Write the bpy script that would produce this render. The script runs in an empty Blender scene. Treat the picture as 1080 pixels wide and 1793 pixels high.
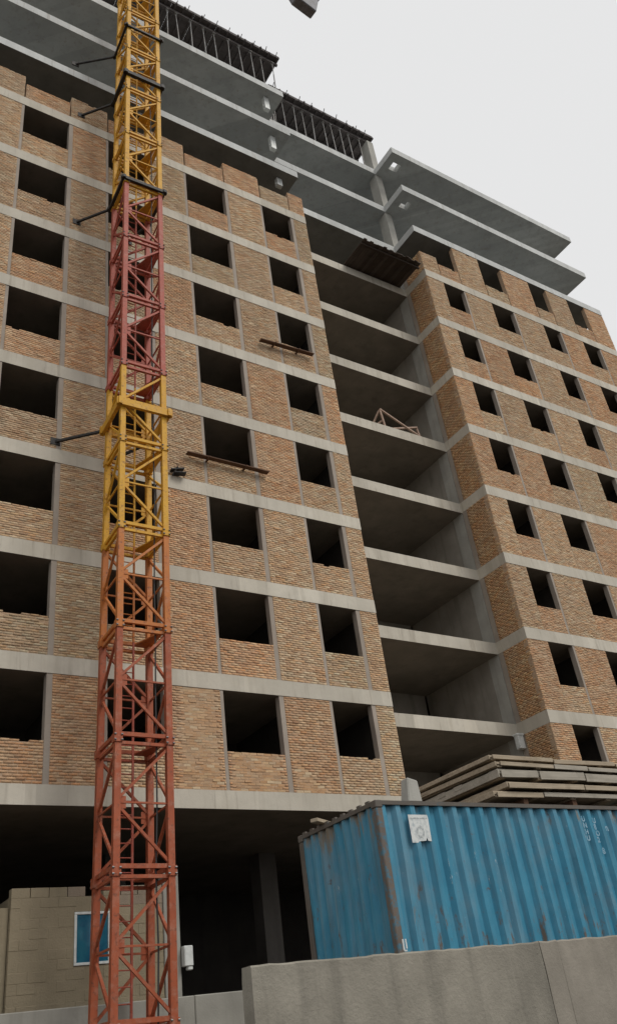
import bpy, bmesh, math, random
import numpy as np
from mathutils import Vector, Matrix
random.seed(7); rng = np.random.default_rng(7)
S = bpy.context.scene
COL = S.collection

# ---------------------------------------------------------------- camera
cam_d = bpy.data.cameras.new('camera'); cam = bpy.data.objects.new('camera', cam_d); COL.objects.link(cam); S.camera = cam
CAM = Vector((0, -19.947, 1.6)); HEAD, PITCH, ROLL, FPX = 0.6300582, 0.5537727, -0.1427243, 1505.54
_fw = Vector((math.sin(HEAD) * math.cos(PITCH), math.cos(HEAD) * math.cos(PITCH), math.sin(PITCH)))
_rt = Vector((math.cos(HEAD), -math.sin(HEAD), 0)); _up = _rt.cross(_fw)
_r2 = _rt * math.cos(ROLL) + _up * math.sin(ROLL); _u2 = _up * math.cos(ROLL) - _rt * math.sin(ROLL)
cam.matrix_world = Matrix(((_r2.x, _u2.x, -_fw.x, CAM.x), (_r2.y, _u2.y, -_fw.y, CAM.y), (_r2.z, _u2.z, -_fw.z, CAM.z), (0, 0, 0, 1)))
cam_d.sensor_fit = 'VERTICAL'; cam_d.sensor_height = 24; cam_d.lens = FPX / 1793 * 24
cam_d.clip_start = 0.1; cam_d.clip_end = 2000

# ---------------------------------------------------------------- sky and sun (overcast)
SUN_EL, SUN_AZ = math.radians(48), math.radians(152)      # azimuth clockwise from +Y: behind the camera, to its right
w = bpy.data.worlds.new('World'); S.world = w; w.use_nodes = True
nt = w.node_tree; nt.nodes.clear()
out = nt.nodes.new('ShaderNodeOutputWorld'); bg = nt.nodes.new('ShaderNodeBackground')
sky = nt.nodes.new('ShaderNodeTexSky'); sky.sky_type = 'NISHITA'; sky.sun_disc = False
sky.sun_elevation = SUN_EL; sky.sun_rotation = SUN_AZ; sky.air_density = 1.0; sky.dust_density = 4.0
hsv = nt.nodes.new('ShaderNodeHueSaturation'); hsv.inputs['Saturation'].default_value = 0.15; hsv.inputs['Value'].default_value = 1.0
mx = nt.nodes.new('ShaderNodeMix'); mx.data_type = 'RGBA'; mx.inputs['Factor'].default_value = 0.97
nt.links.new(sky.outputs['Color'], hsv.inputs['Color']); nt.links.new(hsv.outputs['Color'], mx.inputs['A'])
mx.inputs['B'].default_value = (7.5, 7.52, 7.55, 1)       # even cloud cover
nt.links.new(mx.outputs['Result'], bg.inputs['Color']); bg.inputs['Strength'].default_value = 0.10
nt.links.new(bg.outputs['Background'], out.inputs['Surface'])
sun_d = bpy.data.lights.new('sun', 'SUN'); sun_d.energy = 1.5; sun_d.angle = math.radians(25); sun_d.color = (1, 0.96, 0.9)
sun = bpy.data.objects.new('sun', sun_d); COL.objects.link(sun)
_sd = Vector((math.sin(SUN_AZ) * math.cos(SUN_EL), math.cos(SUN_AZ) * math.cos(SUN_EL), math.sin(SUN_EL)))
sun.rotation_euler = _sd.to_track_quat('Z', 'Y').to_euler()
S.view_settings.view_transform = 'Standard'; S.view_settings.look = 'None'; S.view_settings.gamma = 1; S.view_settings.exposure = 0.1
S.cycles.max_bounces = 6; S.cycles.diffuse_bounces = 4

# ---------------------------------------------------------------- helpers
class MB:
    def __init__(s): s.v = []; s.f = []
    def box(s, x0, x1, y0, y1, z0, z1):
        n = len(s.v)
        s.v += [(x0, y0, z0), (x1, y0, z0), (x1, y1, z0), (x0, y1, z0), (x0, y0, z1), (x1, y0, z1), (x1, y1, z1), (x0, y1, z1)]
        s.f += [tuple(n + i for i in q) for q in ((0, 3, 2, 1), (4, 5, 6, 7), (0, 1, 5, 4), (1, 2, 6, 5), (2, 3, 7, 6), (3, 0, 4, 7))]
        return s
    def bar(s, p0, p1, wd, ht=None, up=(0, 0, 1)):
        ht = ht or wd; p0 = Vector(p0); p1 = Vector(p1); d = (p1 - p0).normalized(); up = Vector(up)
        if abs(d.dot(up)) > .98: up = Vector((1, 0, 0))
        a = d.cross(up).normalized() * wd / 2; b = a.cross(d).normalized() * ht / 2; n = len(s.v)
        for p in (p0, p1):
            for i, j in ((-1, -1), (1, -1), (1, 1), (-1, 1)): s.v.append(tuple(p + a * i + b * j))
        s.f += [tuple(n + i for i in q) for q in ((0, 1, 2, 3), (7, 6, 5, 4), (0, 4, 5, 1), (1, 5, 6, 2), (2, 6, 7, 3), (3, 7, 4, 0))]
        return s
    def tube(s, p0, p1, r, k=8):
        p0 = Vector(p0); p1 = Vector(p1); d = (p1 - p0).normalized(); up = Vector((0, 0, 1)) if abs(d.z) < .9 else Vector((1, 0, 0))
        a = d.cross(up).normalized(); b = a.cross(d); n = len(s.v)
        for p in (p0, p1):
            for i in range(k):
                t = 2 * math.pi * i / k; s.v.append(tuple(p + (a * math.cos(t) + b * math.sin(t)) * r))
        for i in range(k): j = (i + 1) % k; s.f.append((n + i, n + j, n + k + j, n + k + i))
        s.f += [tuple(n + i for i in range(k))[::-1], tuple(n + k + i for i in range(k))]
        return s
    def mesh(s, name):
        m = bpy.data.meshes.new(name); m.from_pydata(s.v, [], s.f)
        bm = bmesh.new(); bm.from_mesh(m); bmesh.ops.recalc_face_normals(bm, faces=bm.faces); bm.to_mesh(m); bm.free()
        return m
    def build(s, name, mat, parent=None, bevel=0, loc=None):
        m = s.mesh(name)
        return obj(name, m, mat, parent, bevel, loc)

def obj(name, mesh, mat, parent=None, bevel=0, loc=None):
    o = bpy.data.objects.new(name, mesh); COL.objects.link(o)
    if mat is not None:
        if not mesh.materials: mesh.materials.append(mat)
        elif mesh.materials[0] != mat:
            o.material_slots[0].link = 'OBJECT'; o.material_slots[0].material = mat
    if parent is not None: o.parent = parent
    if loc is not None: o.location = loc
    if bevel:
        b = o.modifiers.new('bevel', 'BEVEL'); b.width = bevel; b.segments = 1; b.limit_method = 'ANGLE'
    return o
def tag(o, label=None, cat=None, group=None, kind=None):
    if label: o['label'] = label
    if cat: o['category'] = cat
    if group: o['group'] = group
    if kind: o['kind'] = kind
    return o
def empty(name, loc=(0, 0, 0), rot=(0, 0, 0)):
    o = bpy.data.objects.new(name, None); COL.objects.link(o); o.location = loc; o.rotation_euler = rot; return o
def copy_tree(o, parent=None):
    c = o.copy(); COL.objects.link(c); c.parent = parent
    for ch in [x for x in o.children]: copy_tree(ch, c)
    return c

# ---------------------------------------------------------------- materials
class N:
    """tiny node builder"""
    def __init__(s, name, rough=.85, metal=0, spec=.25):
        s.m = bpy.data.materials.new(name); s.m.use_nodes = True; s.t = s.m.node_tree; s.t.nodes.clear()
        s.out = s.n('ShaderNodeOutputMaterial'); s.b = s.n('ShaderNodeBsdfPrincipled')
        s.l(s.b.outputs[0], s.out.inputs['Surface'])
        s.b.inputs['Roughness'].default_value = rough; s.b.inputs['Metallic'].default_value = metal; s.b.inputs['Specular IOR Level'].default_value = spec
    def n(s, t): return s.t.nodes.new(t)
    def l(s, a, b): s.t.links.new(a, b)
    def coord(s, scale=(1, 1, 1), kind='pos'):
        if kind == 'pos': g = s.n('ShaderNodeNewGeometry').outputs['Position']
        else: g = s.n('ShaderNodeTexCoord').outputs['Object']
        mp = s.n('ShaderNodeMapping'); mp.inputs['Scale'].default_value = scale; s.l(g, mp.inputs['Vector']); return mp.outputs[0]
    def noise(s, scale, detail=4, rough=.55, sc=(1, 1, 1), kind='pos', dist=0):
        t = s.n('ShaderNodeTexNoise'); t.inputs['Scale'].default_value = scale; t.inputs['Detail'].default_value = detail
        t.inputs['Roughness'].default_value = rough; t.inputs['Distortion'].default_value = dist; s.l(s.coord(sc, kind), t.inputs['Vector']); return t.outputs['Fac']
    def ramp(s, fac, a, b):
        t = s.n('ShaderNodeMapRange'); t.inputs['From Min'].default_value = a; t.inputs['From Max'].default_value = b; s.l(fac, t.inputs['Value']); return t.outputs[0]
    def mix(s, f, a, b, mode='MIX'):
        t = s.n('ShaderNodeMix'); t.data_type = 'RGBA'; t.blend_type = mode
        for k, x in (('Factor', f), ('A', a), ('B', b)):
            i = t.inputs[k] if k != 'Factor' else t.inputs[0]
            if isinstance(x, (int, float)): i.default_value = x
            elif isinstance(x, tuple): i.default_value = (*x, 1)
            else: s.l(x, i)
        return t.outputs['Result']
    def mul(s, a, b):
        t = s.n('ShaderNodeMath'); t.operation = 'MULTIPLY'
        for i, x in enumerate((a, b)):
            if isinstance(x, (int, float)): t.inputs[i].default_value = x
            else: s.l(x, t.inputs[i])
        return t.outputs[0]
    def bump(s, h, strength=.3, dist=.02):
        t = s.n('ShaderNodeBump'); t.inputs['Strength'].default_value = strength; t.inputs['Distance'].default_value = dist; s.l(h, t.inputs['Height']); s.l(t.outputs[0], s.b.inputs['Normal'])
    def done(s, c):
        if isinstance(c, tuple): s.b.inputs['Base Color'].default_value = (*c, 1)
        else: s.l(c, s.b.inputs['Base Color'])
        return s.m

def concrete(name, a, b, stain=(.2, .18, .14), stain_amt=.5, streak=True, scale=1.0, bump=.25, boards=0):
    n = N(name, .9)
    c = n.mix(n.ramp(n.noise(1.1 * scale, 6), .3, .7), a, b)
    c = n.mix(n.mul(n.ramp(n.noise(7 * scale, 5), .45, .75), .35), c, tuple(x * .75 for x in a))
    if streak: c = n.mix(n.mul(n.ramp(n.noise(2.2, 4, .6, (1, 1, .12)), .52, .75), stain_amt), c, stain)
    c = n.mix(n.mul(n.ramp(n.noise(.45, 3), .5, .75), stain_amt * .6), c, stain)
    if boards:      # tone changes from one shuttering board to the next, dark hairline where two pours meet
        p = n.n('ShaderNodeSeparateXYZ'); n.l(n.n('ShaderNodeNewGeometry').outputs['Position'], p.inputs[0])
        ad = n.n('ShaderNodeMath'); n.l(p.outputs['X'], ad.inputs[0]); n.l(p.outputs['Y'], ad.inputs[1])
        def board(step, amt, c, lo, hi):
            sn = n.n('ShaderNodeMath'); sn.operation = 'SNAP'; n.l(ad.outputs[0], sn.inputs[0]); sn.inputs[1].default_value = step
            sz = n.n('ShaderNodeMath'); sz.operation = 'SNAP'; n.l(p.outputs['Z'], sz.inputs[0]); sz.inputs[1].default_value = 1.6
            a2 = n.n('ShaderNodeMath'); a2.operation = 'MULTIPLY_ADD'; n.l(sz.outputs[0], a2.inputs[0]); a2.inputs[1].default_value = 7.31; n.l(sn.outputs[0], a2.inputs[2])
            wn = n.n('ShaderNodeTexWhiteNoise'); wn.noise_dimensions = '1D'; n.l(a2.outputs[0], wn.inputs['W'])
            return n.mix(n.mul(wn.outputs['Value'], amt), c, tuple(x * .6 for x in b))
        c = board(.37, .28, c, 0, 0); c = board(2.9, .45, c, 0, 0)
        c = n.mix(n.mul(n.ramp(n.noise(5, 5, .7, (1, 1, .08)), .56, .66), .35), c, (.24, .20, .15))
    n.bump(n.noise(25, 6, .65), bump, .02)
    return n.done(c)

M = {}
M['fresh'] = concrete('fresh_slab_concrete', (.68, .69, .67), (.58, .59, .575), (.40, .40, .38), .4, boards=1)
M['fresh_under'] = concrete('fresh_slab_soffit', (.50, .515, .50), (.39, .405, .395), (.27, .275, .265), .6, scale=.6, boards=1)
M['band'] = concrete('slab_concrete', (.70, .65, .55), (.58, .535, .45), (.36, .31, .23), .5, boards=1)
M['soffit10'] = concrete('shade_grey_soffit', (.22, .22, .205), (.16, .16, .15), (.11, .11, .10), .5)  # underside colour darkened to stand for shade
M['soffit'] = concrete('shade_brown_soffit', (.24, .21, .175), (.17, .15, .125), (.11, .10, .08), .5)  # slab underside coloured dark so the rooms below read as shaded
M['tie'] = concrete('tie_column_concrete', (.40, .345, .29), (.30, .26, .22), (.24, .19, .15), .6)

M['inside'] = concrete('shade_dark_interior', (.060, .052, .045), (.040, .034, .03), (.025, .022, .02), .4)  # near-black colour stands for the shade inside the rooms
M['dim'] = concrete('shade_dim_concrete', (.11, .10, .09), (.08, .07, .06), (.05, .045, .04), .5)  # dark colour stands for shade deep inside, on columns and some partitions
M['recess'] = concrete('recess_plaster', (.33, .305, .265), (.24, .22, .19), (.13, .12, .10), .6)
M['column'] = concrete('column_concrete', (.42, .41, .37), (.32, .31, .28), (.2, .19, .16), .5)
M['wall'] = concrete('rendered_wall', (.315, .29, .24), (.235, .217, .178), (.14, .13, .108), .8, scale=2.4, bump=.65)
M['wall2'] = concrete('rendered_wall_warm', (.325, .293, .245), (.25, .225, .187), (.18, .165, .135), .6, scale=2.2, bump=.45)
M['plinth'] = concrete('plinth_concrete', (.36, .35, .31), (.27, .26, .23), (.16, .15, .13), .5)
M['block'] = concrete('shed_block', (.30, .25, .17), (.24, .20, .135), (.18, .15, .10), .5, scale=1.4, bump=.6)
M['block2'] = concrete('shed_block_pink', (.29, .225, .17), (.22, .18, .135), (.17, .14, .105), .5, scale=1.4, bump=.6)

def smear(n, c):      # mortar wiped over the face of the brickwork, in patches
    c = n.mix(n.mul(n.ramp(n.noise(1.3, 6, .62, (1, 1, 1.6)), .47, .68), .5), c, (.475, .365, .25))
    c = n.mix(n.mul(n.ramp(n.noise(1.9, 4, .6, (1, 1, .16)), .55, .74), .35), c, (.24, .175, .12))      # damp runs
    return n.mix(n.mul(n.ramp(n.noise(.55, 4, .6), .5, .72), .25), c, (.40, .32, .235))
n = N('brick', .92)
at = n.n('ShaderNodeAttribute'); at.attribute_name = 'tint'
c = n.mix(n.mul(n.ramp(n.noise(55, 4, .7), .42, .72), .55), at.outputs['Color'], (.60, .48, .36))
c = smear(n, c)
c = n.mix(n.mul(n.ramp(n.noise(30, 3, .6), .62, .72), .6), c, (.12, .08, .055))
n.bump(n.noise(60, 5, .7), .5, .02); M['brick'] = n.done(c)
n = N('mortar', .95); c = n.mix(n.ramp(n.noise(14, 5, .65), .35, .65), (.37, .245, .155), (.52, .38, .26)); c = smear(n, c); n.bump(n.noise(50, 5, .7), .5, .02); M['mortar'] = n.done(c)

def paint(name, a, b, rust=(.16, .06, .035), fade=(.5, .3, .22), fade_amt=.5, rust_lo=.55):
    n = N(name, .6, 0, .3)
    c = n.mix(n.ramp(n.noise(3, 5), .3, .7), a, b)
    c = n.mix(n.mul(n.ramp(n.noise(6, 5, .65), .5, .8), fade_amt), c, fade)
    c = n.mix(n.mul(n.ramp(n.noise(11, 6, .7), rust_lo, rust_lo + .1), .8), c, rust)
    n.bump(n.noise(40, 4), .2, .005)
    return n.done(c)
M['red'] = paint('red_crane_paint', (.38, .095, .04), (.30, .072, .032))
M['redf'] = paint('faded_red_crane_paint', (.42, .10, .065), (.33, .07, .045), fade=(.55, .3, .24))
M['orange'] = paint('orange_crane_paint', (.52, .18, .04), (.44, .14, .035))
M['yellow'] = paint('yellow_crane_paint', (.66, .36, .03), (.56, .28, .022), rust=(.25, .12, .03), fade=(.66, .45, .2))
n = N('black_steel', .6, .3, .4); M['black'] = n.done(n.mix(n.ramp(n.noise(8, 4), .4, .7), (.018, .018, .018), (.05, .042, .036)))
n = N('grey_steel', .5, .5, .4); M['steel'] = n.done(n.mix(n.ramp(n.noise(6, 4), .4, .7), (.25, .25, .25), (.16, .14, .12)))
n = N('cable', .5, .6, .4); M['cable'] = n.done((.06, .06, .06))

def blue(name, left):
    n = N(name, .5, 0, .35)
    c = n.mix(n.ramp(n.noise(1.5, 5), .3, .7), (.05, .26, .385), (.035, .20, .31))
    c = n.mix(n.mul(n.ramp(n.noise(3.2, 5, .65, (1, 1, .10)), .46, .74), .6 if left else .4), c, (.24, .33, .38))
    c = n.mix(n.mul(n.ramp(n.noise(1.2, 4, .6), .52, .75), .55), c, (.17, .24, .28))
    c = n.mix(n.mul(n.ramp(n.noise(4.5, 5, .7, (1, 1, .07)), .52, .70), .5), c, (.06, .10, .12))
    f = n.n('ShaderNodeNewGeometry'); sep = n.n('ShaderNodeSeparateXYZ'); n.l(f.outputs['Position'], sep.inputs[0])
    low = n.ramp(sep.outputs['Z'], 3.35, 2.5); high = n.ramp(sep.outputs['Z'], 4.2, 4.85)
    def grow(mask, amt, lo, sc, seed, col, c):
        a = n.n('ShaderNodeMath'); a.operation = 'MULTIPLY_ADD'; n.l(mask, a.inputs[0]); a.inputs[1].default_value = amt
        n.l(n.noise(sc, 6, .68, (1, 1, .35) if seed else (1, 1, .18)), a.inputs[2])
        return n.mix(n.ramp(a.outputs[0], lo, lo + .08), c, col)
    c = grow(low, .13, .64, 5.2, 1, (.13, .10, .08), c); c = n.mix(n.mul(n.ramp(n.noise(6.5, 6, .7), .63, .70), .7), c, (.12, .075, .05))                       # rust spreading from the bottom rail
    c = grow(high, .22 if left else .08, .66, 4.3, 0, (.20, .17, .13), c)      # grime and bare metal under the roof rail
    c = n.mix(n.mul(n.ramp(n.noise(13, 5, .7, (1, 1, .3)), .66, .72), .8), c, (.46, .50, .50))
    n.bump(n.noise(5, 4), .25, .02)
    return n.done(c)
M['blue'] = blue('blue_container_side', False); M['blue_end'] = blue('blue_container_end', True)
M['rust'] = paint('rusty_post', (.155, .125, .10), (.11, .10, .09), rust=(.055, .17, .24), fade=(.17, .10, .065), fade_amt=.7, rust_lo=.50)
M['rail'] = paint('grimy_rail', (.13, .115, .10), (.09, .075, .06), rust=(.05, .10, .13), fade=(.2, .18, .15), rust_lo=.6)
n = N('white_sticker', .6); M['sticker'] = n.done(n.mix(n.ramp(n.noise(14, 5), .45, .7), (.66, .68, .66), (.45, .49, .50)))
n = N('sticker_grey', .6); M['stgrey'] = n.done(n.mix(n.ramp(n.noise(30, 4), .4, .6), (.34, .37, .38), (.60, .62, .60)))
n = N('worn_lettering', .6); M['letter'] = n.done(n.mix(n.ramp(n.noise(20, 5), .4, .65), (.30, .44, .53), (.08, .25, .36)))
def wood(name, a, b, sc=(.5, 9, 9)):
    n = N(name, .85)
    c = n.mix(n.ramp(n.noise(2.5, 6, .65, sc), .3, .7), a, b)
    c = n.mix(n.mul(n.ramp(n.noise(3, 5), .5, .75), .5), c, tuple(x * .55 for x in b))
    n.bump(n.noise(6, 5, .6, sc), .4, .01); return n.done(c)
M['board'] = wood('weathered_grey_panel', (.46, .385, .285), (.30, .24, .17))
M['board2'] = wood('pale_dusty_panel', (.43, .39, .325), (.31, .28, .23))
M['plank'] = wood('brown_plank', (.16, .09, .055), (.09, .05, .032))
M['dplank'] = wood('dark_formwork_plank', (.075, .055, .04), (.045, .033, .026), (9, .5, 9))
M['dplank2'] = wood('stained_formwork_plank', (.11, .085, .068), (.06, .047, .04), (9, .5, 9))
M['redwood'] = wood('reddish_timber', (.50, .37, .29), (.38, .26, .20), (2, 2, 2))
M['ply'] = wood('dark_plywood', (.13, .115, .11), (.08, .07, .068))
n = N('white_plastic', .5, 0, .4); M['white'] = n.done(n.mix(n.ramp(n.noise(6, 4), .4, .7), (.66, .68, .66), (.5, .52, .5)))
n = N('window_glass', .12, 0, .6); M['glass'] = n.done(n.mix(n.ramp(n.noise(3.5, 3), .35, .7), (.012, .085, .15), (.02, .14, .2)))
n = N('asphalt', .95); M['asphalt'] = n.done(n.mix(n.ramp(n.noise(2, 6), .3, .7), (.07, .068, .065), (.045, .044, .043)))
n = N('site_dirt', .95); M['dirt'] = n.done(n.mix(n.ramp(n.noise(1.3, 6), .3, .7), (.16, .135, .10), (.11, .09, .065)))
n = N('render_cap', .9); M['dust'] = M['plinth']

# ---------------------------------------------------------------- ground
tag(MB().box(-300, 300, -300, 300, -.5, 0).build('ground', M['asphalt']), kind='structure')
tag(MB().box(-70, 90, -10.2, 60, .004, 1.2).build('site_terrain', M['dirt']), kind='structure')

# ---------------------------------------------------------------- building
ZB, H = 4.265, 3.2
def FZ(k): return ZB + H * k
T = .47
XL, XR, XW, XE, DEP, REC = -4.0, 16.673, 23.57, 37.69, 12.0, 1.556
B = empty('apartment_building', (0, 0, 0))
tag(B, 'unfinished multi-storey apartment block of brown brick and bare concrete slabs', 'building')

def cell_slab(name, xs, ys, inside, z0, z1, mat, parent, under=None):
    v = {}; vl = []; fl = []
    def vid(i, j, t):
        k = (i, j, t)
        if k not in v: v[k] = len(vl); vl.append((xs[i], ys[j], z1 if t else z0))
        return v[k]
    nx, ny = len(xs) - 1, len(ys) - 1
    ins = lambda i, j: 0 <= i < nx and 0 <= j < ny and inside((xs[i] + xs[i + 1]) / 2, (ys[j] + ys[j + 1]) / 2)
    for i in range(nx):
        for j in range(ny):
            if not ins(i, j): continue
            a = [(i, j), (i + 1, j), (i + 1, j + 1), (i, j + 1)]
            fl.append(tuple(vid(*p, 1) for p in a)); fl.append(tuple(vid(*p, 0) for p in a[::-1]))
            for (p, q), nb in (((0, 1), (i, j - 1)), ((1, 2), (i + 1, j)), ((2, 3), (i, j + 1)), ((3, 0), (i - 1, j))):
                if not ins(*nb): fl.append((vid(*a[p], 0), vid(*a[q], 0), vid(*a[q], 1), vid(*a[p], 1)))
    m = bpy.data.meshes.new(name); m.from_pydata(vl, [], fl); m.materials.append(mat)
    if under is not None:
        m.materials.append(under)
        for p in m.polygons:
            if p.normal.z < -.5: p.material_index = 1
    return obj(name, m, mat, parent)
HX0, HX1, HY0, HY1 = 24.02, 24.55, .48, .95
def in_plan(x, y, hole):
    if XR < x < XW and y < REC: return False
    if hole and HX0 < x < HX1 and HY0 < y < HY1: return False
    return True
for k in range(1, 13):
    hole = k >= 11
    xs = [XL, XR, XW, HX0, HX1, XE]; ys = [-.015, HY0, HY1, REC, DEP]
    if k == 10: pass
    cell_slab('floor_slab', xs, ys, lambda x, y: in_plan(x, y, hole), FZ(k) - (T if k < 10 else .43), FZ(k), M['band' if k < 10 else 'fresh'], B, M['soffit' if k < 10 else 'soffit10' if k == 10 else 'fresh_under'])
# ground floor plate and plinth
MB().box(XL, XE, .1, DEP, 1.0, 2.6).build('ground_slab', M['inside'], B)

WM = [(-2.35, -.65), (.95, 2.65), (4.26, 5.95), (7.51, 9.04), (10.81, 12.59), (14.41, 15.85)]
WW = [(24.67, 25.99), (27.87, 29.40), (31.60, 32.89), (34.69, 36.04)]
SILL = 1.07
panels = []     # (x0,x1,z0,z1,face,tint) brick faces; face 'F' front (-Y) or 'L' left (-X) 'R'
def tint_of(k, wing):
    r = random.random()
    t = np.array([1, 1, 1.]) * random.uniform(.84, 1.10)
    if wing and k in (6, 7, 8) and r < .45: t *= np.array([1.05, .86, .72])
    elif r < .25: t *= np.array([1.06, .90, .80])
    elif r < .45: t *= np.array([.95, 1.04, 1.08])
    return t
def pier(x0, x1, z0, z1, k, wing, rag=False):
    MB().box(x0, x1, .005, .22, z0, z1 - (.06 if rag else 0)).build('wall_panel', M['mortar'], B)
    panels.append((x0, x1, z0, z1, 'f' if rag else 'F', tint_of(k, wing)))
for k in range(1, 10):
    z0, z1 = FZ(k) + .002, FZ(k + 1) - T - .002
    for wing, wins, a, b, tw in ((0, WM, XL, XR, .14), (1, WW, XW, XE, .10)):
        full = k < 9
        tl, tr = ((.10, .15) if not wing else (0, .11)) if full else (.05, .05)
        edges = [a] + [e for w in wins for e in w] + [b]
        for i in range(0, len(edges), 2):                   # piers
            xa, xb = edges[i], edges[i + 1]
            pa = xa + (tr if i else 0); pb = xb - (tl if i + 2 < len(edges) else 0)
            if full: zt = z1
            elif wing: zt = FZ(10) - .43 - .03 if i else z0 + 1.28
            else: zt = z0 + 1.32 + random.uniform(-.04, .04)
            pier(pa, pb, z0, zt, k, wing, not full)
        for (x0, x1) in wins:
            sh = SILL + random.uniform(-.05, .05) if full else .86 + random.uniform(-.05, .04)
            pier(x0 + .003, x1 - .003, z0, z0 + sh, k, wing, True)
            if full:
                for xa, xb in (((x0 - tl, x0), (x1, x1 + tr)) if not wing else ((x1, x1 + tr),)):
                    MB().box(xa + .002, xb - .002, .004 + random.uniform(-.004, .006), .221, z0, z1).build('tie_column', M['tie'], B)
    # side wall of the wing (faces the recess) and of the main block
    zt = z1 if k < 9 else z0 + 1.28
    MB().box(XW + .012, XW + .20, .222, REC - .26, z0, zt).build('wall_panel', M['mortar'], B)
    panels.append((0.0, REC - .26, z0, zt, 'L', np.array([1.04, .90, .72]) * random.uniform(.95, 1.08)))
    MB().box(XR - .20, XR - .012, .222, 6.0, z0, z1 if k < 9 else z0 + 1.3).build('wall_panel', M['mortar'], B)
    MB().box(XW + .008, XW + .21, REC - .258, REC - .003, z0, zt).build('tie_column', M['tie'], B)
    # interior
    for xs in (WM, WW):
        lim = (XL, XR) if xs is WM else (XW, XE)
        mids = [lim[0] + .3] + [(xs[i][1] + xs[i + 1][0]) / 2 for i in range(len(xs) - 1)] + [lim[1] - .3]
        if k < 9:
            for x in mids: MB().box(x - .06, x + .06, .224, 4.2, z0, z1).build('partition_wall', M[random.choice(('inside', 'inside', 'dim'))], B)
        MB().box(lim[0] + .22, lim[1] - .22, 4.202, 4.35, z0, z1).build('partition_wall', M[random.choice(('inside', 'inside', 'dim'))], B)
    MB().box(XR + .1, XW - .1, 6.0, 6.15, z0, z1).build('partition_wall', M['recess'], B)
    MB().box(XW + .01, XW + .16, 2.17, 6.0, z0, z1).build('partition_wall', M['recess'], B)
    MB().box(XR + .35, XR + 2.6, 5.97, 5.998, z0, z0 + 2.1).build('doorway_shade_sheet', M['inside'], B)  # dark sheet on the back wall, stands for a shaded door opening
for k in range(1, 13):
    zt = FZ(k + 1) - (T if k + 1 < 10 else .43) if k < 12 else 45.35
    MB().box(XW + .002, XW + .42, REC + .02, REC + .6, FZ(k) + .002, zt - .002).build('column', M['column'], B)
    if k >= 9:
        for x, y in ((2.0, 2.5), (6.9, 2.5), (11.7, 2.5), (16.1, 2.5), (28.5, 2.8), (33.2, 2.8), (37.2, 2.8), (16.1, 7.5), (6.9, 7.5), (28.5, 8), (37, 8)):
            if k < 12 or x < 17: MB().box(x - .22, x + .22, y - .22, y + .22, FZ(k) + .002, zt - .002).build('column', M['column'], B)
# rear and side enclosure
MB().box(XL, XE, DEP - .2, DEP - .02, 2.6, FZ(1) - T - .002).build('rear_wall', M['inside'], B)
for k in range(1, 9): MB().box(XL + .02, XE - .02, DEP - .2, DEP - .02, FZ(k) + .002, FZ(k + 1) - T - .002).build('rear_wall', M['mortar'], B)
for k in range(1, 9):
    MB().box(XE - .22, XE - .015, .222, DEP - .21, FZ(k) + .002, FZ(k + 1) - T - .002).build('side_wall', M['mortar'], B)
    MB().box(XL + .015, XL + .22, .222, DEP - .21, FZ(k) + .002, FZ(k + 1) - T - .002).build('side_wall', M['mortar'], B)
MB().box(XL + .02, XL + .2, .0, DEP - .21, 2.6, FZ(1) - T - .002).build('side_wall', M['inside'], B)
MB().box(XE - .2, XE - .02, .0, DEP - .21, 2.6, FZ(1) - T - .002).build('side_wall', M['inside'], B)
for x in (-3.2, 2.6, 9.6, 14.6, 19.6, 24.2, 30.2, 36.8):
    MB().box(x - .3, x + .3, 4.9, 5.5, 2.6, FZ(1) - T - .002).build('column', M['dim'], B)
for x in (24.2, 30.2, 36.8):
    MB().box(x - .25, x + .25, .1, .6, 2.6, FZ(1) - T - .002).build('column', M['column'], B)

# ---- bricks
BL, BH, J = .215, .060, .010
PAL = np.array([(.50, .30, .175), (.53, .27, .125), (.42, .23, .13), (.64, .49, .34), (.46, .335, .225), (.33, .175, .10), (.57, .36, .20)])
PAL = PAL * .74 + PAL.mean(0) * .26
PW = np.array([.27, .16, .13, .15, .13, .05, .11])
def project(P):
    d = P - np.array(CAM); x = d @ np.array(_r2); y = d @ np.array(_u2); z = d @ np.array(_fw)
    return 540 + FPX * x / z, 896.5 - FPX * y / z, z
rec = []      # centre along (u), z, du, dz, plane, out, colour
for (u0, u1, z0, z1, face, tint) in panels:
    rows = int((z1 - z0) / (BH + J)); pit = (z1 - z0) / max(rows, 1)
    for r in range(rows):
        zc = z0 + (r + .5) * pit; u = u0 + J / 2 - (random.random() * .04 if r % 2 else BL * .5 + random.random() * .04)
        while u < u1 - .03:
            a, b = max(u, u0 + .004), min(u + BL, u1 - .004)
            if b - a > .03 and not (face == 'f' and r >= rows - 1 and random.random() < .06):
                col = PAL[rng.choice(7, p=PW)] * tint * rng.uniform(.87, 1.13) * np.array([.95, .985, .92])
                rec.append(((a + b) / 2, zc + rng.uniform(-.004, .004), (b - a) / 2, BH / 2 + rng.uniform(-.004, .005), face.replace('f', 'F'), rng.normal(0, .0045), *col))
            u += BL + J + rng.uniform(-.004, .006)
U = np.array([r[0] for r in rec]); Zc = np.array([r[1] for r in rec]); DU = np.array([r[2] for r in rec]); DZ = np.array([r[3] for r in rec])
isF = np.array([r[4] == 'F' for r in rec]); OUT = np.clip(np.array([r[5] for r in rec]), -.003, .014); CB = np.clip(np.array([r[6:9] for r in rec]), 0, .8)
P3 = np.where(isF[:, None], np.stack([U, 0 * U, Zc], 1), np.stack([0 * U + XW, U, Zc], 1))
pu, pv, pz = project(P3)
vis = isF & (pu > 320) & (pu < 700) & (pv > 1180) & (pv < 1790)
size = np.where(vis, DU / pz, 0)
pick = np.argsort(-size)[:300]
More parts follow.
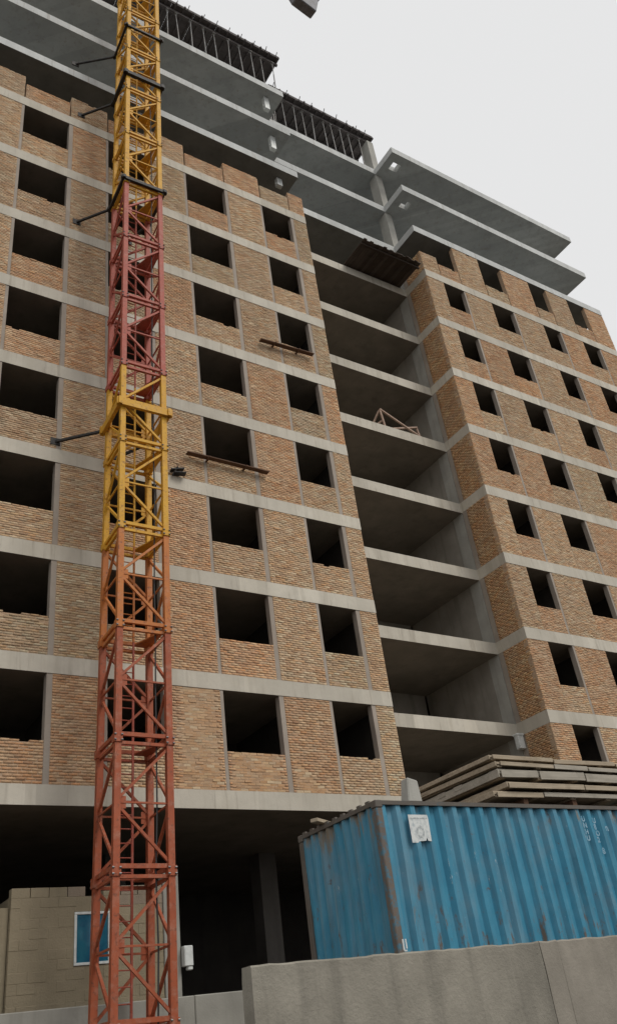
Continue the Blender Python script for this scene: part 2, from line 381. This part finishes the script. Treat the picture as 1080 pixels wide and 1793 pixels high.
single = np.zeros(len(U), bool); single[pick] = True
def brick_mesh(name, idx):
    n_ = len(idx); o = OUT[idx]; u, z, du, dz, f = U[idx], Zc[idx], DU[idx], DZ[idx], isF[idx]
    sk = rng.uniform(-.003, .003, (n_, 8))
    V = np.zeros((n_, 8, 3))
    for q, (su, sz, dpt) in enumerate(((-1, -1, 0), (1, -1, 0), (1, 1, 0), (-1, 1, 0), (-1, -1, 1), (1, -1, 1), (1, 1, 1), (-1, 1, 1))):
        uu = u + su * (du - (0 if dpt else .002)) ; zz = z + sz * (dz - (0 if dpt else .002)) + (sk[:, q] if not dpt else 0)
        yy = (-o + (0.10 if dpt else 0) + (sk[:, q] if not dpt else 0))
        V[:, q, 0] = np.where(f, uu, XW + yy); V[:, q, 1] = np.where(f, yy, uu); V[:, q, 2] = zz
    quads = np.array([(0, 1, 2, 3), (0, 4, 5, 1), (1, 5, 6, 2), (2, 6, 7, 3), (3, 7, 4, 0)])
    Fc = (np.arange(n_)[:, None, None] * 8 + quads[None]).reshape(-1, 4)
    flip = np.repeat(~f, 5); Fc[flip] = Fc[flip][:, ::-1]
    m = bpy.data.meshes.new(name); m.vertices.add(n_ * 8); m.vertices.foreach_set('co', V.ravel())
    m.loops.add(len(Fc) * 4); m.loops.foreach_set('vertex_index', Fc.ravel().astype(np.int32))
    m.polygons.add(len(Fc)); m.polygons.foreach_set('loop_start', np.arange(0, len(Fc) * 4, 4, dtype=np.int32)); m.polygons.foreach_set('loop_total', np.full(len(Fc), 4, np.int32))
    m.update(calc_edges=True); m.validate()
    at = m.attributes.new('tint', 'FLOAT_COLOR', 'FACE'); cc = np.ones((len(Fc), 4), np.float32); cc[:, :3] = np.repeat(CB[idx], 5, 0)
    at.data.foreach_set('color', cc.ravel()); return m
tag(obj('brickwork', brick_mesh('brickwork', np.where(~single)[0]), M['brick'], B), kind='stuff')
vari = []
for i in range(28):
    mb = MB().box(-.5, .5, -.5, .5, -.5, .5); m = mb.mesh('brick'); at = m.attributes.new('tint', 'FLOAT_COLOR', 'FACE')
    col = PAL[rng.choice(7, p=PW)] * rng.uniform(.86, 1.13) * np.array([.95, .975, .90])
    at.data.foreach_set('color', np.tile(np.array([*col, 1], np.float32), len(m.polygons))); vari.append(m)
for i in pick:
    o = obj('brick', vari[rng.integers(28)], M['brick'], B, loc=(U[i], -OUT[i] + .02, Zc[i])); o.scale = (DU[i] * 2, .04, DZ[i] * 2)
    o.rotation_euler = (rng.uniform(-.09, .09), rng.uniform(-.014, .014), rng.uniform(-.03, .03))

# ---------------------------------------------------------------- shaft pieces and small items on the slabs
for k, name in ((12, 'topmost'), (11, 'middle'), (10, 'lowest')):
    zs = FZ(k) - .43
    o = MB().box(-.14, .14, -.11, .11, -.95 if k > 10 else -.5, -.002).box(-.2, -.141, -.02, .02, -.7 if k > 10 else -.4, -.62 if k > 10 else -.34).build('hanging_box', M['white'], None, .01, (15.9, .5, zs))  # plain white box with a small side piece, hung below the slab
    tag(o, f'{name} white box hanging under the open upper slabs at the block corner', 'duct', 'white boxes under the upper slabs')
o = MB().box(-.14, .14, -.1, .1, -.55, 0).box(-.17, .17, -.12, .12, -.08, -.01).build('wall_box', M['white'], None, .01, (23.4, 1.43, FZ(2) - T + .05))
tag(o, 'small white box fixed at the end of the lowest balcony slab', 'box')

# ---------------------------------------------------------------- formwork decks with props on the roof
def deck(x0, x1, y0, y1, zt, label, name_seed):
    random.seed(name_seed)
    d = empty('formwork_deck', ((x0 + x1) / 2, y0, zt)); ox = (x0 + x1) / 2
    x = x0
    while x < x1 - .05:
        b = min(x + 1.22, x1)
        MB().box(x - ox + .004, b - ox - .004, 0, y1 - y0, -.02, 0).build('plywood_panel', M['ply'], d); x = b
    x = x0 + .12
    while x < x1:
        MB().box(x - ox - .04, x - ox + .04, -.06 - random.random() * .12, y1 - y0, -.14, -.022).build('joist', M['ply'], d); x += random.uniform(.42, .55)
    for y in (.25, 1.5, 3.0): MB().box(x0 - ox, x1 - ox, y - .06, y + .06, -.30, -.142).build('bearer_beam', M['ply'], d)
    MB().box(x0 - ox, x1 - ox, -.03, -.003, -.02, .16).build('edge_board', M['ply'], d)
    x = x0 + .25
    while x < x1:
        l = random.uniform(.28, .45); MB().tube((x - ox, -.045, -.05), (x - ox + .1, -.10, l), .022, 6).build('rebar_stub', M['black'], d); x += random.uniform(.62, .85)
    tag(d, label, 'formwork')
    return d
deck(-3.9, 16.82, -.02, 5.0, 45.72, 'dark plywood formwork deck propped above the main block roof', 3)
deck(17.05, 24.0, REC - .03, 6.0, 45.72, 'shorter dark formwork deck propped above the recessed balconies', 5)
pm = MB().tube((0, 0, 0), (0, 0, 1.7), .03, 8).tube((0, 0, 1.7), (0, 0, 2.70), .022, 8).mesh('prop_tube')
pp = MB().box(-.07, .07, -.07, .07, 0, .012).mesh('base_plate')
def prop(x, y, grp, label):
    e = empty('steel_prop', (x, y, FZ(12))); e.rotation_euler = (random.uniform(-.02, .02), random.uniform(-.03, .03), 0)
    obj('tube', pm, M['steel'], e); obj('base_plate', pp, M['steel'], e, loc=(0, 0, .001)); o = obj('head_plate', pp, M['steel'], e, loc=(0, 0, 2.70))
    tag(e, label, 'prop', grp)
random.seed(11)
x = 9.3
while x < 16.5:
    prop(x, .23 + random.uniform(-.05, .05), 'props along the main block roof edge', 'thin upright steel prop at the edge under the main roof formwork deck')
    if random.random() < .8: prop(x + random.uniform(.1, .3), 1.5, 'props set back on the main block roof', 'thin steel prop set back under the main roof formwork deck')
    x += random.uniform(.55, .8)
x = 17.3
while x < 23.3:
    prop(x, REC + .23, 'props along the recess roof edge', 'thin upright steel prop at the edge under the shorter recessed formwork deck')
    if random.random() < .8: prop(x + random.uniform(.1, .35), REC + 1.5, 'props set back on the recess roof', 'thin steel prop set back under the shorter recessed formwork deck')
    x += random.uniform(.5, .85)
# column starter bars at the corner of the main block
e = empty('starter_bars', (17.0, 1.75, FZ(12)))
for i in range(8):
    a = (i % 4) * .12; b = (i // 4) * .4
    MB().tube((a, b, 0), (a + random.uniform(-.06, .06), b, 2.6 + random.random() * .4), .012, 5).build('rebar', M['steel'], e)
tag(e, 'thin upright column starter bars at the corner of the roof slab', 'rebar')

# ---------------------------------------------------------------- platform, trestle, planks
e = empty('plank_platform', (21.6, .7, FZ(9) + .012))
for y in (-.55, .95): MB().box(-1.75, 1.75, y - .05, y + .05, 0, .1).build('bearer_beam', M['dplank'], e)
x = -1.72; random.seed(4)
while x < 1.6:
    wd = random.uniform(.16, .24); MB().box(x, x + wd - .012, -.82 + random.uniform(-.05, .05), 1.55 + random.uniform(-.1, .1), .102 + random.uniform(0, .01), .145).build('plank', M['dplank2'] if random.random() < .4 else M['dplank'], e); x += wd
tag(e, 'dark plank platform sticking out of the upper balcony recess', 'platform')

e = empty('timber_trestle', (20.3, REC + .12, FZ(6)))
for i, (p, q) in enumerate((((.1, 0, 0), (0, .02, .98)), ((0, 0, .98), (2.05, 0, .06)), ((.35, .05, .05), (2.0, .05, .62)), ((2.0, .1, .66), (2.12, .1, 0)), ((-.35, .6, 0), (0, .06, .95)), ((-.33, .5, .12), (.06, .1, .42)))):
    MB().bar(p, q, .075, .06).build('timber', M['redwood'], e)
tag(e, 'crossed reddish timber guard frame standing on a recess balcony slab', 'guard frame')

def sill_plank(x0, x1, z, sag, label):
    e = empty('scaffold_plank', (x0, -.16, z))
    MB().bar((0, 0, 0), (x1 - x0, 0, sag), .18, .035).build('plank', M['plank'], e)
    for t in (.25, .7): MB().bar(((x1 - x0) * t, .18, sag * t - .05), ((x1 - x0) * t, -.16, sag * t - .05), .05).build('bracket', M['plank'], e)
    tag(e, label, 'plank')
sill_plank(10.05, 13.02, 17.98, .0, 'brown scaffold plank sagging below the window, beside the yellow crane section')
sill_plank(13.36, 15.72, 24.15, .14, 'thin brown plank under a narrow window, nearer the building corner')
e = MB().bar((0, 0, 0), (.42, -.05, .10), .16, .06).bar((.1, -.02, -.12), (.46, -.1, -.10), .2, .05).bar((.05, 0, -.2), (.2, -.1, .12), .05).build('black_object', M['black'], None, .01, (9.5, -.08, 17.22))  # black bars joined into one small object
tag(e, 'small black object fixed to the brick wall beside the crane', 'lamp')

# ---------------------------------------------------------------- shed in the ground floor, plinth
shed = empty('block_shed', (7.2, .2, 2.62))
WX0, WX1, WZ0, WZ1 = 6.84, 7.66, 3.70, 4.76
random.seed(21); zz = 2.62; r = 0; hh = .205
while zz < 5.1:
    x = 5.45 - (.2 if r % 2 else 0)
    while x < 8.9:
        a, b = max(x, 5.45), min(x + .40, 8.92)
        top = zz + hh > 5.12
        segs = [(a, b)]
        if zz + hh > WZ0 + .02 and zz < WZ1 - .02:
            segs = []
            if a < WX0: segs.append((a, min(b, WX0)))
            if b > WX1: segs.append((max(a, WX1), b))
        for (p, q) in segs:
            if q - p > .05 and not (top and random.random() < .25):
                y = random.uniform(-.006, .006)
                MB().box(p - 7.2 + .002, q - 7.2 - .002, y, .2, zz - 2.62 + .001, zz + hh - .003 - 2.62).build('block', M['block2'] if (zz > 4.5 and p > 6.3 and random.random() < .8) else M['block'], shed, .006)
        x += .41
    zz += hh; r += 1
MB().box(5.46 - 7.2, WX0 - 7.2 - .002, .003, .19, 0, 2.46).build('mortar_core', M['block'], shed); MB().box(WX1 - 7.2 + .002, 8.9 - 7.2, .003, .19, 0, 2.46).build('mortar_core', M['block'], shed)
MB().box(WX0 - 7.2, WX1 - 7.2, .003, .19, 0, WZ0 - 2.63).build('mortar_core', M['block'], shed); MB().box(WX0 - 7.2, WX1 - 7.2, .003, .19, WZ1 - 2.61, 2.46).build('mortar_core', M['block'], shed)
MB().box(8.93 - 7.2, 9.33 - 7.2, -.03, .25, 0, 3.0).build('corner_column', M['plinth'], shed, .015)
MB().box(5.45 - 7.2, 5.63 - 7.2, .202, 3.0, 0, 2.5).build('side_wall', M['block'], shed); MB().box(9.1 - 7.2, 9.28 - 7.2, .252, 3.0, 0, 2.5).build('side_wall', M['block'], shed)
MB().box(1.6 - 7.2, 5.44 - 7.2, .12, .30, 0, 2.3).build('side_wall', M['block'], shed)
wn = MB().box(0, .82, 0, .05, 0, .055).box(0, .82, 0, .05, 1.005, 1.06).box(0, .055, 0, .05, .056, 1.004).box(.765, .82, 0, .05, .056, 1.004).build('window', M['white'], shed, .006, (WX0 - 7.2, -.02, WZ0 - 2.62))
MB().box(.056, .764, .02, .03, .056, 1.004).build('pane', M['glass'], wn)
tag(shed, 'low tan block shed with a white framed window under the building', 'shed')
o = MB().box(-.11, .11, -.09, .09, -.21, .21).box(-.02, .1, -.07, .07, -.29, -.211).build('meter_box', M['white'], None, .015, (9.45, .1, 3.72))
tag(o, 'small white meter box fixed beside the corner of the block shed', 'box')
pl = empty('plinth_wall', (0, -.5, 1.2))
random.seed(9); x = -6.0
while x < 40:
    b = x + random.uniform(2.2, 3.2); MB().box(x + .004, b - .004, 0, .28, 0, 1.69 + random.uniform(-.02, .02)).build('concrete_panel', M['plinth'], pl, .02); x = b
tag(pl, 'low pale concrete plinth wall along the foot of the building', 'wall')
bm = bmesh.new(); bmesh.ops.create_icosphere(bm, subdivisions=2, radius=.13)
for v in bm.verts: v.co *= random.uniform(.75, 1.15); v.co.z *= .6
m = bpy.data.meshes.new('rubble_lump'); bm.to_mesh(m); bm.free()
tag(obj('rubble_lump', m, M['plinth'], loc=(12.02, -.36, 2.97)), 'pale rubble lump lying on top of the low plinth wall', 'rubble')

# ---------------------------------------------------------------- tower crane mast
TILT = .0205
crane = empty('tower_crane', (7.316, -1.75, 0), (0, math.atan(TILT), -.037))
tag(crane, 'red and yellow lattice tower crane mast in front of the building', 'crane')
SH, HS = 2.75, .6
C4 = [(-HS, HS), (-HS, -HS), (HS, -HS), (HS, HS)]        # left-rear, left-front, right-front, right-rear
chord_m = []
for (x, y) in C4:
    sx, sy = (1 if x < 0 else -1), (1 if y < 0 else -1)
    chord_m.append(MB().box(min(x - .07 * sx, x + .075 * sx), max(x - .07 * sx, x + .075 * sx), min(y - .07 * sy, y + .075 * sy), max(y - .07 * sy, y + .075 * sy), .012, SH - .012).mesh('chord'))
joint_m = [MB().box(x - .095, x + .095, y - .095, y + .095, -.10, .10).mesh('joint_plate') for (x, y) in C4]
def bars(fn): return [fn(i, Vector((*C4[i], 0)), Vector((*C4[(i + 1) % 4], 0))) for i in range(4)]
ring_m = bars(lambda i, a, b: MB().bar(a + Vector((0, 0, .10)), b + Vector((0, 0, .10)), .07, .09).bar(a + Vector((0, 0, -.10)), b + Vector((0, 0, -.10)), .07).mesh('ring_bar'))
brace_a = bars(lambda i, a, b: MB().bar(b + Vector((0, 0, SH - .14)), a + Vector((0, 0, SH / 2 + .04)), .06).mesh('brace'))
brace_b = bars(lambda i, a, b: MB().bar(a + Vector((0, 0, SH / 2 - .04)), b + Vector((0, 0, .14)), .06).mesh('brace'))
mid_m = bars(lambda i, a, b: MB().bar(a + Vector((0, 0, SH / 2)), b + Vector((0, 0, SH / 2)), .04).mesh('mid_strut'))
lad = MB()
for lx in (-.34, .08): lad.bar((lx, .3, 0), (lx, .3, SH), .045)
for i in range(9): lad.tube((-.34, .3, .15 + .3 * i), (.08, .3, .15 + .3 * i), .014, 5)
lad_m = lad.mesh('ladder')
gus_m = []
for i in range(4):
    x, y = C4[i]; nx_, ny_ = C4[(i + 1) % 4]; d = Vector((nx_ - x, ny_ - y, 0)).normalized(); p = Vector((x, y, SH / 2)) + d * .14
    gus_m.append(MB().bar(p - d * .07, p + d * .07, .016, .26).mesh('gusset_plate'))
bolt = MB()
for (x, y) in C4:
    for a in (-.108, .108):
        for z in (-.06, .06): bolt.tube((x + a * .9, y - .104 if y < 0 else y + .104, z), (x + a * .5, y - .104 if y < 0 else y + .104, z), .02, 6)
bolt_m = bolt.mesh('joint_bolts')
plat_m = MB(); plat_m.v = [(HS - .08, HS - .08, .0), (HS - .08, -HS + .1, .0), (.12, HS - .08, .0), (HS - .08, HS - .08, .03), (HS - .08, -HS + .1, .03), (.12, HS - .08, .03)]
plat_m.f = [(0, 2, 1), (3, 4, 5), (0, 1, 4, 3), (1, 2, 5, 4), (2, 0, 3, 5)]; plat_m = plat_m.mesh('rest_platform')
cols = ['red', 'red', 'red', 'orange', 'yellow', 'yellow', 'redf', 'redf', 'redf'] + ['yellow'] * 6
for i, cn in enumerate(cols):
    s = empty('mast_section', (0, 0, 2.33 + SH * i)); s.parent = crane; mt = M[cn]
    if i: mu = M[cols[i - 1]]
    for q in range(4):
        obj('chord', chord_m[q], mt, s); obj('ring_bar', ring_m[q], mt, s); obj('brace', brace_a[q], mt, s); obj('brace', brace_b[q], mt, s); obj('mid_strut', mid_m[q], mt, s); obj('joint_plate', joint_m[q], mt, s)
    obj('ladder', lad_m, M['redf'] if 'red' in cn else mt, s); obj('rest_platform', plat_m, mt, s); tag(obj('joint_bolts', bolt_m, M['steel'], s), kind='stuff')
    for g in gus_m: obj('gusset_plate', g, mt, s)
MB().box(-1.2, 1.2, -1.0, 1.0, 1.19, 2.22).build('foundation_block', M['plinth'], crane, .03)
cb = MB(); random.seed(2); q = Vector((.32, -.52, 2.3))
for i in range(30):
    q2 = Vector((.32 + random.uniform(-.03, .03), -.52 + random.uniform(-.02, .02), 2.3 + 1.36 * (i + 1))); cb.tube(q, q2, .018, 6); q = q2
cb.build('power_cable', M['cable'], crane)
def collar(z, mat, sz, dep, wallx):
    e = empty('tie_collar', (0, 0, z)); e.parent = crane; h = .72
    P = [(-h, h), (-h, -h), (h, -h), (h, h)]
    for i in range(4):
        a, b = Vector((*P[i], 0)), Vector((*P[(i + 1) % 4], 0)); d = (b - a).normalized() * (.09)
        MB().bar(a - d, b + d, sz, dep).build('collar_beam', mat, e)
    # wall struts: world target -> crane space
    inv = crane_mat.inverted()
    for P0, tx in (((-h, h, 0), wallx), ((h, h, 0), wallx + 1.9)):
        q = inv @ Vector((tx, .0, z)); q = Vector((q.x, q.y, 0)); MB().bar(P0, q, .07).build('wall_strut', M['black'], e)
        MB().bar(q - Vector((.14, 0, 0)), q + Vector((.14, 0, 0)), .05, .24).build('anchor_plate', M['black'], e)
bpy.context.view_layer.update(); crane_mat = crane.matrix_world.copy()
collar(17.29, M['yellow'], .10, .24, 5.92)
collar(27.11, M['black'], .10, .13, 6.35)
collar(33.42, M['black'], .12, .18, 6.40)
collar(36.72, M['black'], .08, .10, 6.10)
e = crane
# hanging skip
sk = empty('hanging_skip', (13.45, -6.15, 37.29), (0, 0, .12))
bm = bmesh.new(); bmesh.ops.create_cube(bm, size=1)
for v in bm.verts:
    t = v.co.z > 0; v.co.x *= 1.4 if t else 1.0; v.co.y *= .62 if t else .40; v.co.z = 1.0 if t else 0
m = bpy.data.meshes.new('skip_body'); bm.to_mesh(m); bm.free()
n = N('skip_grey_paint', .6, .1, .35); gm = n.done(n.mix(n.ramp(n.noise(4, 5), .35, .7), (.20, .20, .22), (.12, .115, .115)))
obj('skip_body', m, gm, sk, .03)
MB().box(-.74, .74, -.35, .35, .96, 1.06).build('rim', gm, sk, .02)
for a in (-.6, .6):
    for b in (-.25, .25): MB().tube((a, b, 1.05), (0, 0, 3.0), .02, 6).build('sling', M['cable'], sk)
MB().tube((0, 0, 3.0), (0, 0, 22), .025, 6).build('hoist_cable', M['cable'], sk)
tag(sk, 'dark grey skip hanging in the sky from the crane cable', 'skip')

# ---------------------------------------------------------------- shipping container
CX, CY, CZ = 8.71, -8.67, 2.26; CLN, CWD, CHT = 6.06, 2.44, 2.59
K = empty('shipping_container', (CX, CY, CZ), (0, 0, math.radians(-.6)))
tag(K, 'blue rusty corrugated shipping container behind the front wall', 'container')
def corrug(length, pitch, depth, z0, z1, seed, dents=True):
    """outer skin running along +x at y=0 (outside is -y), recessed panels at +depth"""
    rs = random.Random(seed); pr_ = []; x = 0
    while x < length - .02:
        for fx, fy in ((0, 0), (.30, 0), (.52, depth), (.78, depth)): 
            if x + fx * pitch < length: pr_.append((x + fx * pitch, fy))
        x += pitch
    pr_.append((length, 0)); rows = 14; v = []; f = []
    for r in range(rows + 1):
        z = z0 + (z1 - z0) * r / rows
        for i, (a, b) in enumerate(pr_):
            dn = 0
            if dents and 0 < r < rows: dn = .012 * math.sin(a * 2.3 + seed) * math.sin(z * 2.1 + a) + rs.uniform(-.003, .003)
            v.append((a, b + dn, z))
    n_ = len(pr_)
    for r in range(rows):
        for i in range(n_ - 1): f.append((r * n_ + i, r * n_ + i + 1, (r + 1) * n_ + i + 1, (r + 1) * n_ + i))
    m = bpy.data.meshes.new('corrugated_panel'); m.from_pydata(v, [], f); return m
P_ = .13; RT = .07
obj('side_panel', corrug(CLN - 2 * P_ + .02, .30, .075, .15, CHT - RT, 1), M['blue'], K, loc=(P_ - .01, .035, 0))
o = obj('end_panel', corrug(CWD - 2 * P_ + .02, .25, .06, .15, CHT - RT, 2), M['blue_end'], K, loc=(.035, CWD - P_ + .01, 0)); o.rotation_euler = (0, 0, -math.pi / 2)
o = obj('side_panel', corrug(CLN - 2 * P_ + .02, .30, .06, .15, CHT - RT, 3), M['blue'], K, loc=(CLN - P_ + .01, CWD - .035, 0)); o.rotation_euler = (0, 0, math.pi)
o = obj('end_panel', corrug(CWD - 2 * P_ + .02, .25, .06, .15, CHT - RT, 4), M['blue_end'], K, loc=(CLN - .035, P_ - .01, 0)); o.rotation_euler = (0, 0, math.pi / 2)
for x, y in ((0, 0), (0, CWD - P_), (CLN - P_, 0), (CLN - P_, CWD - P_)):
    o = MB().box(x, x + P_, y, y + P_, .12, CHT - .12).build('corner_post', M['rust'] if x == 0 and y == 0 else M['rail'], K, .015)
    if x == 0 and y == 0: o['label'] = 'rust brown corner post of the blue container'
    for z in (0, CHT - .119): MB().box(x - .006, x + P_ + .006, y - .006, y + P_ + .006, z, z + .118).build('corner_casting', M['rail'], K, .012)
for y in (.01, CWD - .07):
    MB().box(P_ + .008, CLN - P_ - .008, y, y + .06, CHT - RT, CHT - .005).build('top_rail', M['rail'], K); MB().box(P_ + .008, CLN - P_ - .008, y, y + .06, .0, .15).build('bottom_rail', M['rail'], K)
for x in (.01, CLN - .07):
    MB().box(x, x + .06, P_ + .008, CWD - P_ - .008, CHT - RT, CHT - .005).build('top_rail', M['rail'], K); MB().box(x, x + .06, P_ + .008, CWD - P_ - .008, 0, .15).build('bottom_rail', M['rail'], K)
MB().box(.07, CLN - .07, .07, CWD - .07, CHT - .06, CHT - .03).build('roof_sheet', M['rail'], K)
MB().box(.07, CLN - .07, .07, CWD - .07, .02, .12).build('floor', M['plank'], K)
for i in range(9): MB().box(.012, .055, .2 + i * .25, .3 + i * .25, CHT - .005, CHT + .03).build('roof_rib_end', M['rail'], K)
# sticker with a round emblem, torn lower corner
stk = MB(); pts = [(0, 0), (.12, 0), (.14, .02), (.29, .03), (.31, .08), (.33, .03), (.40, .02), (.41, .40), (.40, .44), (0, .44)]
stk.v = [(a, 0, b) for a, b in pts] + [(a, .004, b) for a, b in pts]; kk = len(pts)
stk.f = [tuple(range(kk)), tuple(range(2 * kk - 1, kk - 1, -1))] + [(i, (i + 1) % kk, kk + (i + 1) % kk, kk + i) for i in range(kk)]
st = stk.build('sticker', M['sticker'], K, loc=(.64, .028, 1.93))
ring = MB(); 
for i in range(14):
    a0, a1 = 2 * math.pi * i / 14, 2 * math.pi * (i + 1) / 14
    ring.v += [(.045 * math.cos(a0), 0, .06 * math.sin(a0)), (.08 * math.cos(a0), 0, .10 * math.sin(a0)), (.08 * math.cos(a1), 0, .10 * math.sin(a1)), (.045 * math.cos(a1), 0, .06 * math.sin(a1))]; ring.f.append(tuple(range(4 * i, 4 * i + 4)))
ring.build('emblem', M['stgrey'], st, loc=(.20, -.003, .17)); MB().box(.02, .38, -.004, -.002, .375, .395).build('print_line', M['stgrey'], st)
def letter(ch, x, z, sz, par):
    cu = bpy.data.curves.new('letter', 'FONT'); cu.body = ch; cu.size = sz; cu.extrude = .001; cu.offset = .005
    t = bpy.data.objects.new('letter', cu); COL.objects.link(t); bpy.context.view_layer.update()
    m = bpy.data.meshes.new_from_object(t.evaluated_get(bpy.context.evaluated_depsgraph_get())); bpy.data.objects.remove(t); m.materials.clear()
    o = obj('lettering', m, M['letter'], par, loc=(x, .031, z)); o.rotation_euler = (math.pi / 2, 0, 0)
for i, ch in enumerate('UNHU'): letter(ch, 4.72, 2.30 - i * .115, .13, K)
for i, ch in enumerate('U8O2'): letter(ch, 5.00, 2.27 - i * .115, .13, K)
letter('n', 5.30, 2.13, .17, K); letter('8', 5.04, 1.72, .15, K)
o = MB().box(.09, .12, -.004, -.0015, .40, .55).box(.145, .17, -.004, -.0015, .42, .55).box(.1, .16, -.004, -.0015, .385, .405).build('stencil_mark', M['sticker'], K)
for i, (x, y) in enumerate(((.3, .3), (.3, 2.1), (5.7, .3), (5.7, 2.1))):
    tag(MB().box(-.3, .3, -.3, .3, 0, CZ - 1.202).build('support_block', M['plinth'], None, .02, (CX + x, CY + y, 1.201)), 'concrete support block under the blue container', 'block', 'blocks under the container')

# things on the container roof
bl_ = MB().box(-.15, .15, -.12, .12, 0, .42); bl_.v = [(x * (1 if z < .1 else .72) + (.03 if z > .1 else 0), y * (1 if z < .1 else .8), z - (.05 if z > .1 and x > 0 else 0)) for x, y, z in bl_.v]
tag(bl_.build('concrete_block', M['column'], None, .02, (9.62, -8.48, CZ + CHT + .0)), 'pale upright concrete block standing on the container roof near its corner', 'block')
o = MB().box(-.45, .45, -.07, .07, 0, .06).build('loose_board', M['board'], None, .005, (8.93, -6.9, CZ + CHT + .035)); o.rotation_euler = (0, 0, .5)
tag(o, 'short weathered board lying on the container roof edge', 'board')
random.seed(31)
for i, x in enumerate((12.3, 13.6, 15.2)):
    tag(MB().box(-.06, .06, -1.15, 1.2, 0, .15).build('timber_bearer', M['plank'], None, .005, (x, -7.35, CZ + CHT + .002)), f'{("first", "second", "third")[i]} dark timber bearer from the sticker end under the stacked panels', 'timber')
zc = CZ + CHT + .152
names = ['lowest', 'second lowest', 'middle', 'second highest', 'topmost']
for i, (dx, dy, th, ln, mt) in enumerate(((-.22, .02, .11, 5.1, 'board'), (.10, -.05, .11, 5.2, 'board'), (.0, .0, .17, 5.0, 'board2'), (-.05, -.03, .10, 5.2, 'board'), (-.09, .05, .09, 5.1, 'board'))):
    e = empty('timber_pallet', (11.72 + dx, -8.55 + dy, zc), (random.uniform(-.004, .004), 0, random.uniform(-.012, .012)))
    yy = 0
    for q in range(10):
        wd = .25; e1 = random.uniform(-.04, .04)
        MB().box(e1, ln + random.uniform(-.06, .06), yy + .003, yy + wd - .003, th * .45 + random.uniform(0, .006), th - random.uniform(0, .006)).build('plank', M[mt], e, .006); yy += wd
    for q in range(6): MB().box(.05 + q * (ln - .2) / 5, .17 + q * (ln - .2) / 5, .02, 2.46, .004, th * .45 - .002).build('batten', M['board'], e, .005)
    x = random.uniform(0, .1)
    while x < ln - .3:
        b = min(ln, x + random.uniform(.9, 2.2)); a = random.uniform(-.015, .015); c_ = random.uniform(-.015, .015)
        MB().bar((x + .01, -.014, th * .5 + a), (b - .01 - random.uniform(0, .05), -.014 - random.uniform(0, .01), th * .5 + c_), .026, th * random.uniform(.72, .95)).build('edge_board', M[random.choice(('board', 'board', 'board2'))] if mt == 'board' else M[mt], e, .005); x = b
    MB().bar((-.014, -.02, th * .5), (-.016, 2.5, th * .5 + random.uniform(-.02, .02)), .026, th * .85).build('edge_board', M[mt], e, .005)
    tag(e, f'{names[i]} weathered wooden panel of the stack on the container', 'panel', 'panels stacked on the container')
    zc += th + (.045, .075, .025, .05, 0)[i]

# ---------------------------------------------------------------- front wall
fw = empty('front_wall', (5.22, -10.5, 0))
def wallpanel(x0, x1, mat, seed):
    rs = random.Random(seed); bm = bmesh.new(); nx = max(2, int((x1 - x0) / .12)); g = []
    zt = 2.465
    for i in range(nx + 1):
        x = x0 + (x1 - x0) * i / nx; t = zt + rs.uniform(-.008, .008)
        g.append([bm.verts.new((x + (rs.uniform(-.006, .006) if 0 < i < nx else 0), y, z)) for y, z in ((0, 0), (0, 1.0), (rs.uniform(-.006, .006), 1.6), (rs.uniform(-.006, .006), 2.1), (.006, t - .02), (.02, t), (.22, t), (.24, 2.3), (.24, 0))])
    for i in range(nx):
        for j in range(8): bm.faces.new((g[i][j], g[i + 1][j], g[i + 1][j + 1], g[i][j + 1]))
    bm.faces.new(g[0]); bm.faces.new(g[-1][::-1]); bmesh.ops.recalc_face_normals(bm, faces=bm.faces)
    m = bpy.data.meshes.new('wall_panel'); bm.to_mesh(m); bm.free(); return obj('wall_panel', m, mat, fw)
wallpanel(0, 4.50, M['wall'], 1); wallpanel(4.512, 4.85, M['wall2'], 2); wallpanel(4.851, 16, M['wall2'], 3)
tag(fw, 'rough grey rendered site wall in front of the container', 'wall')
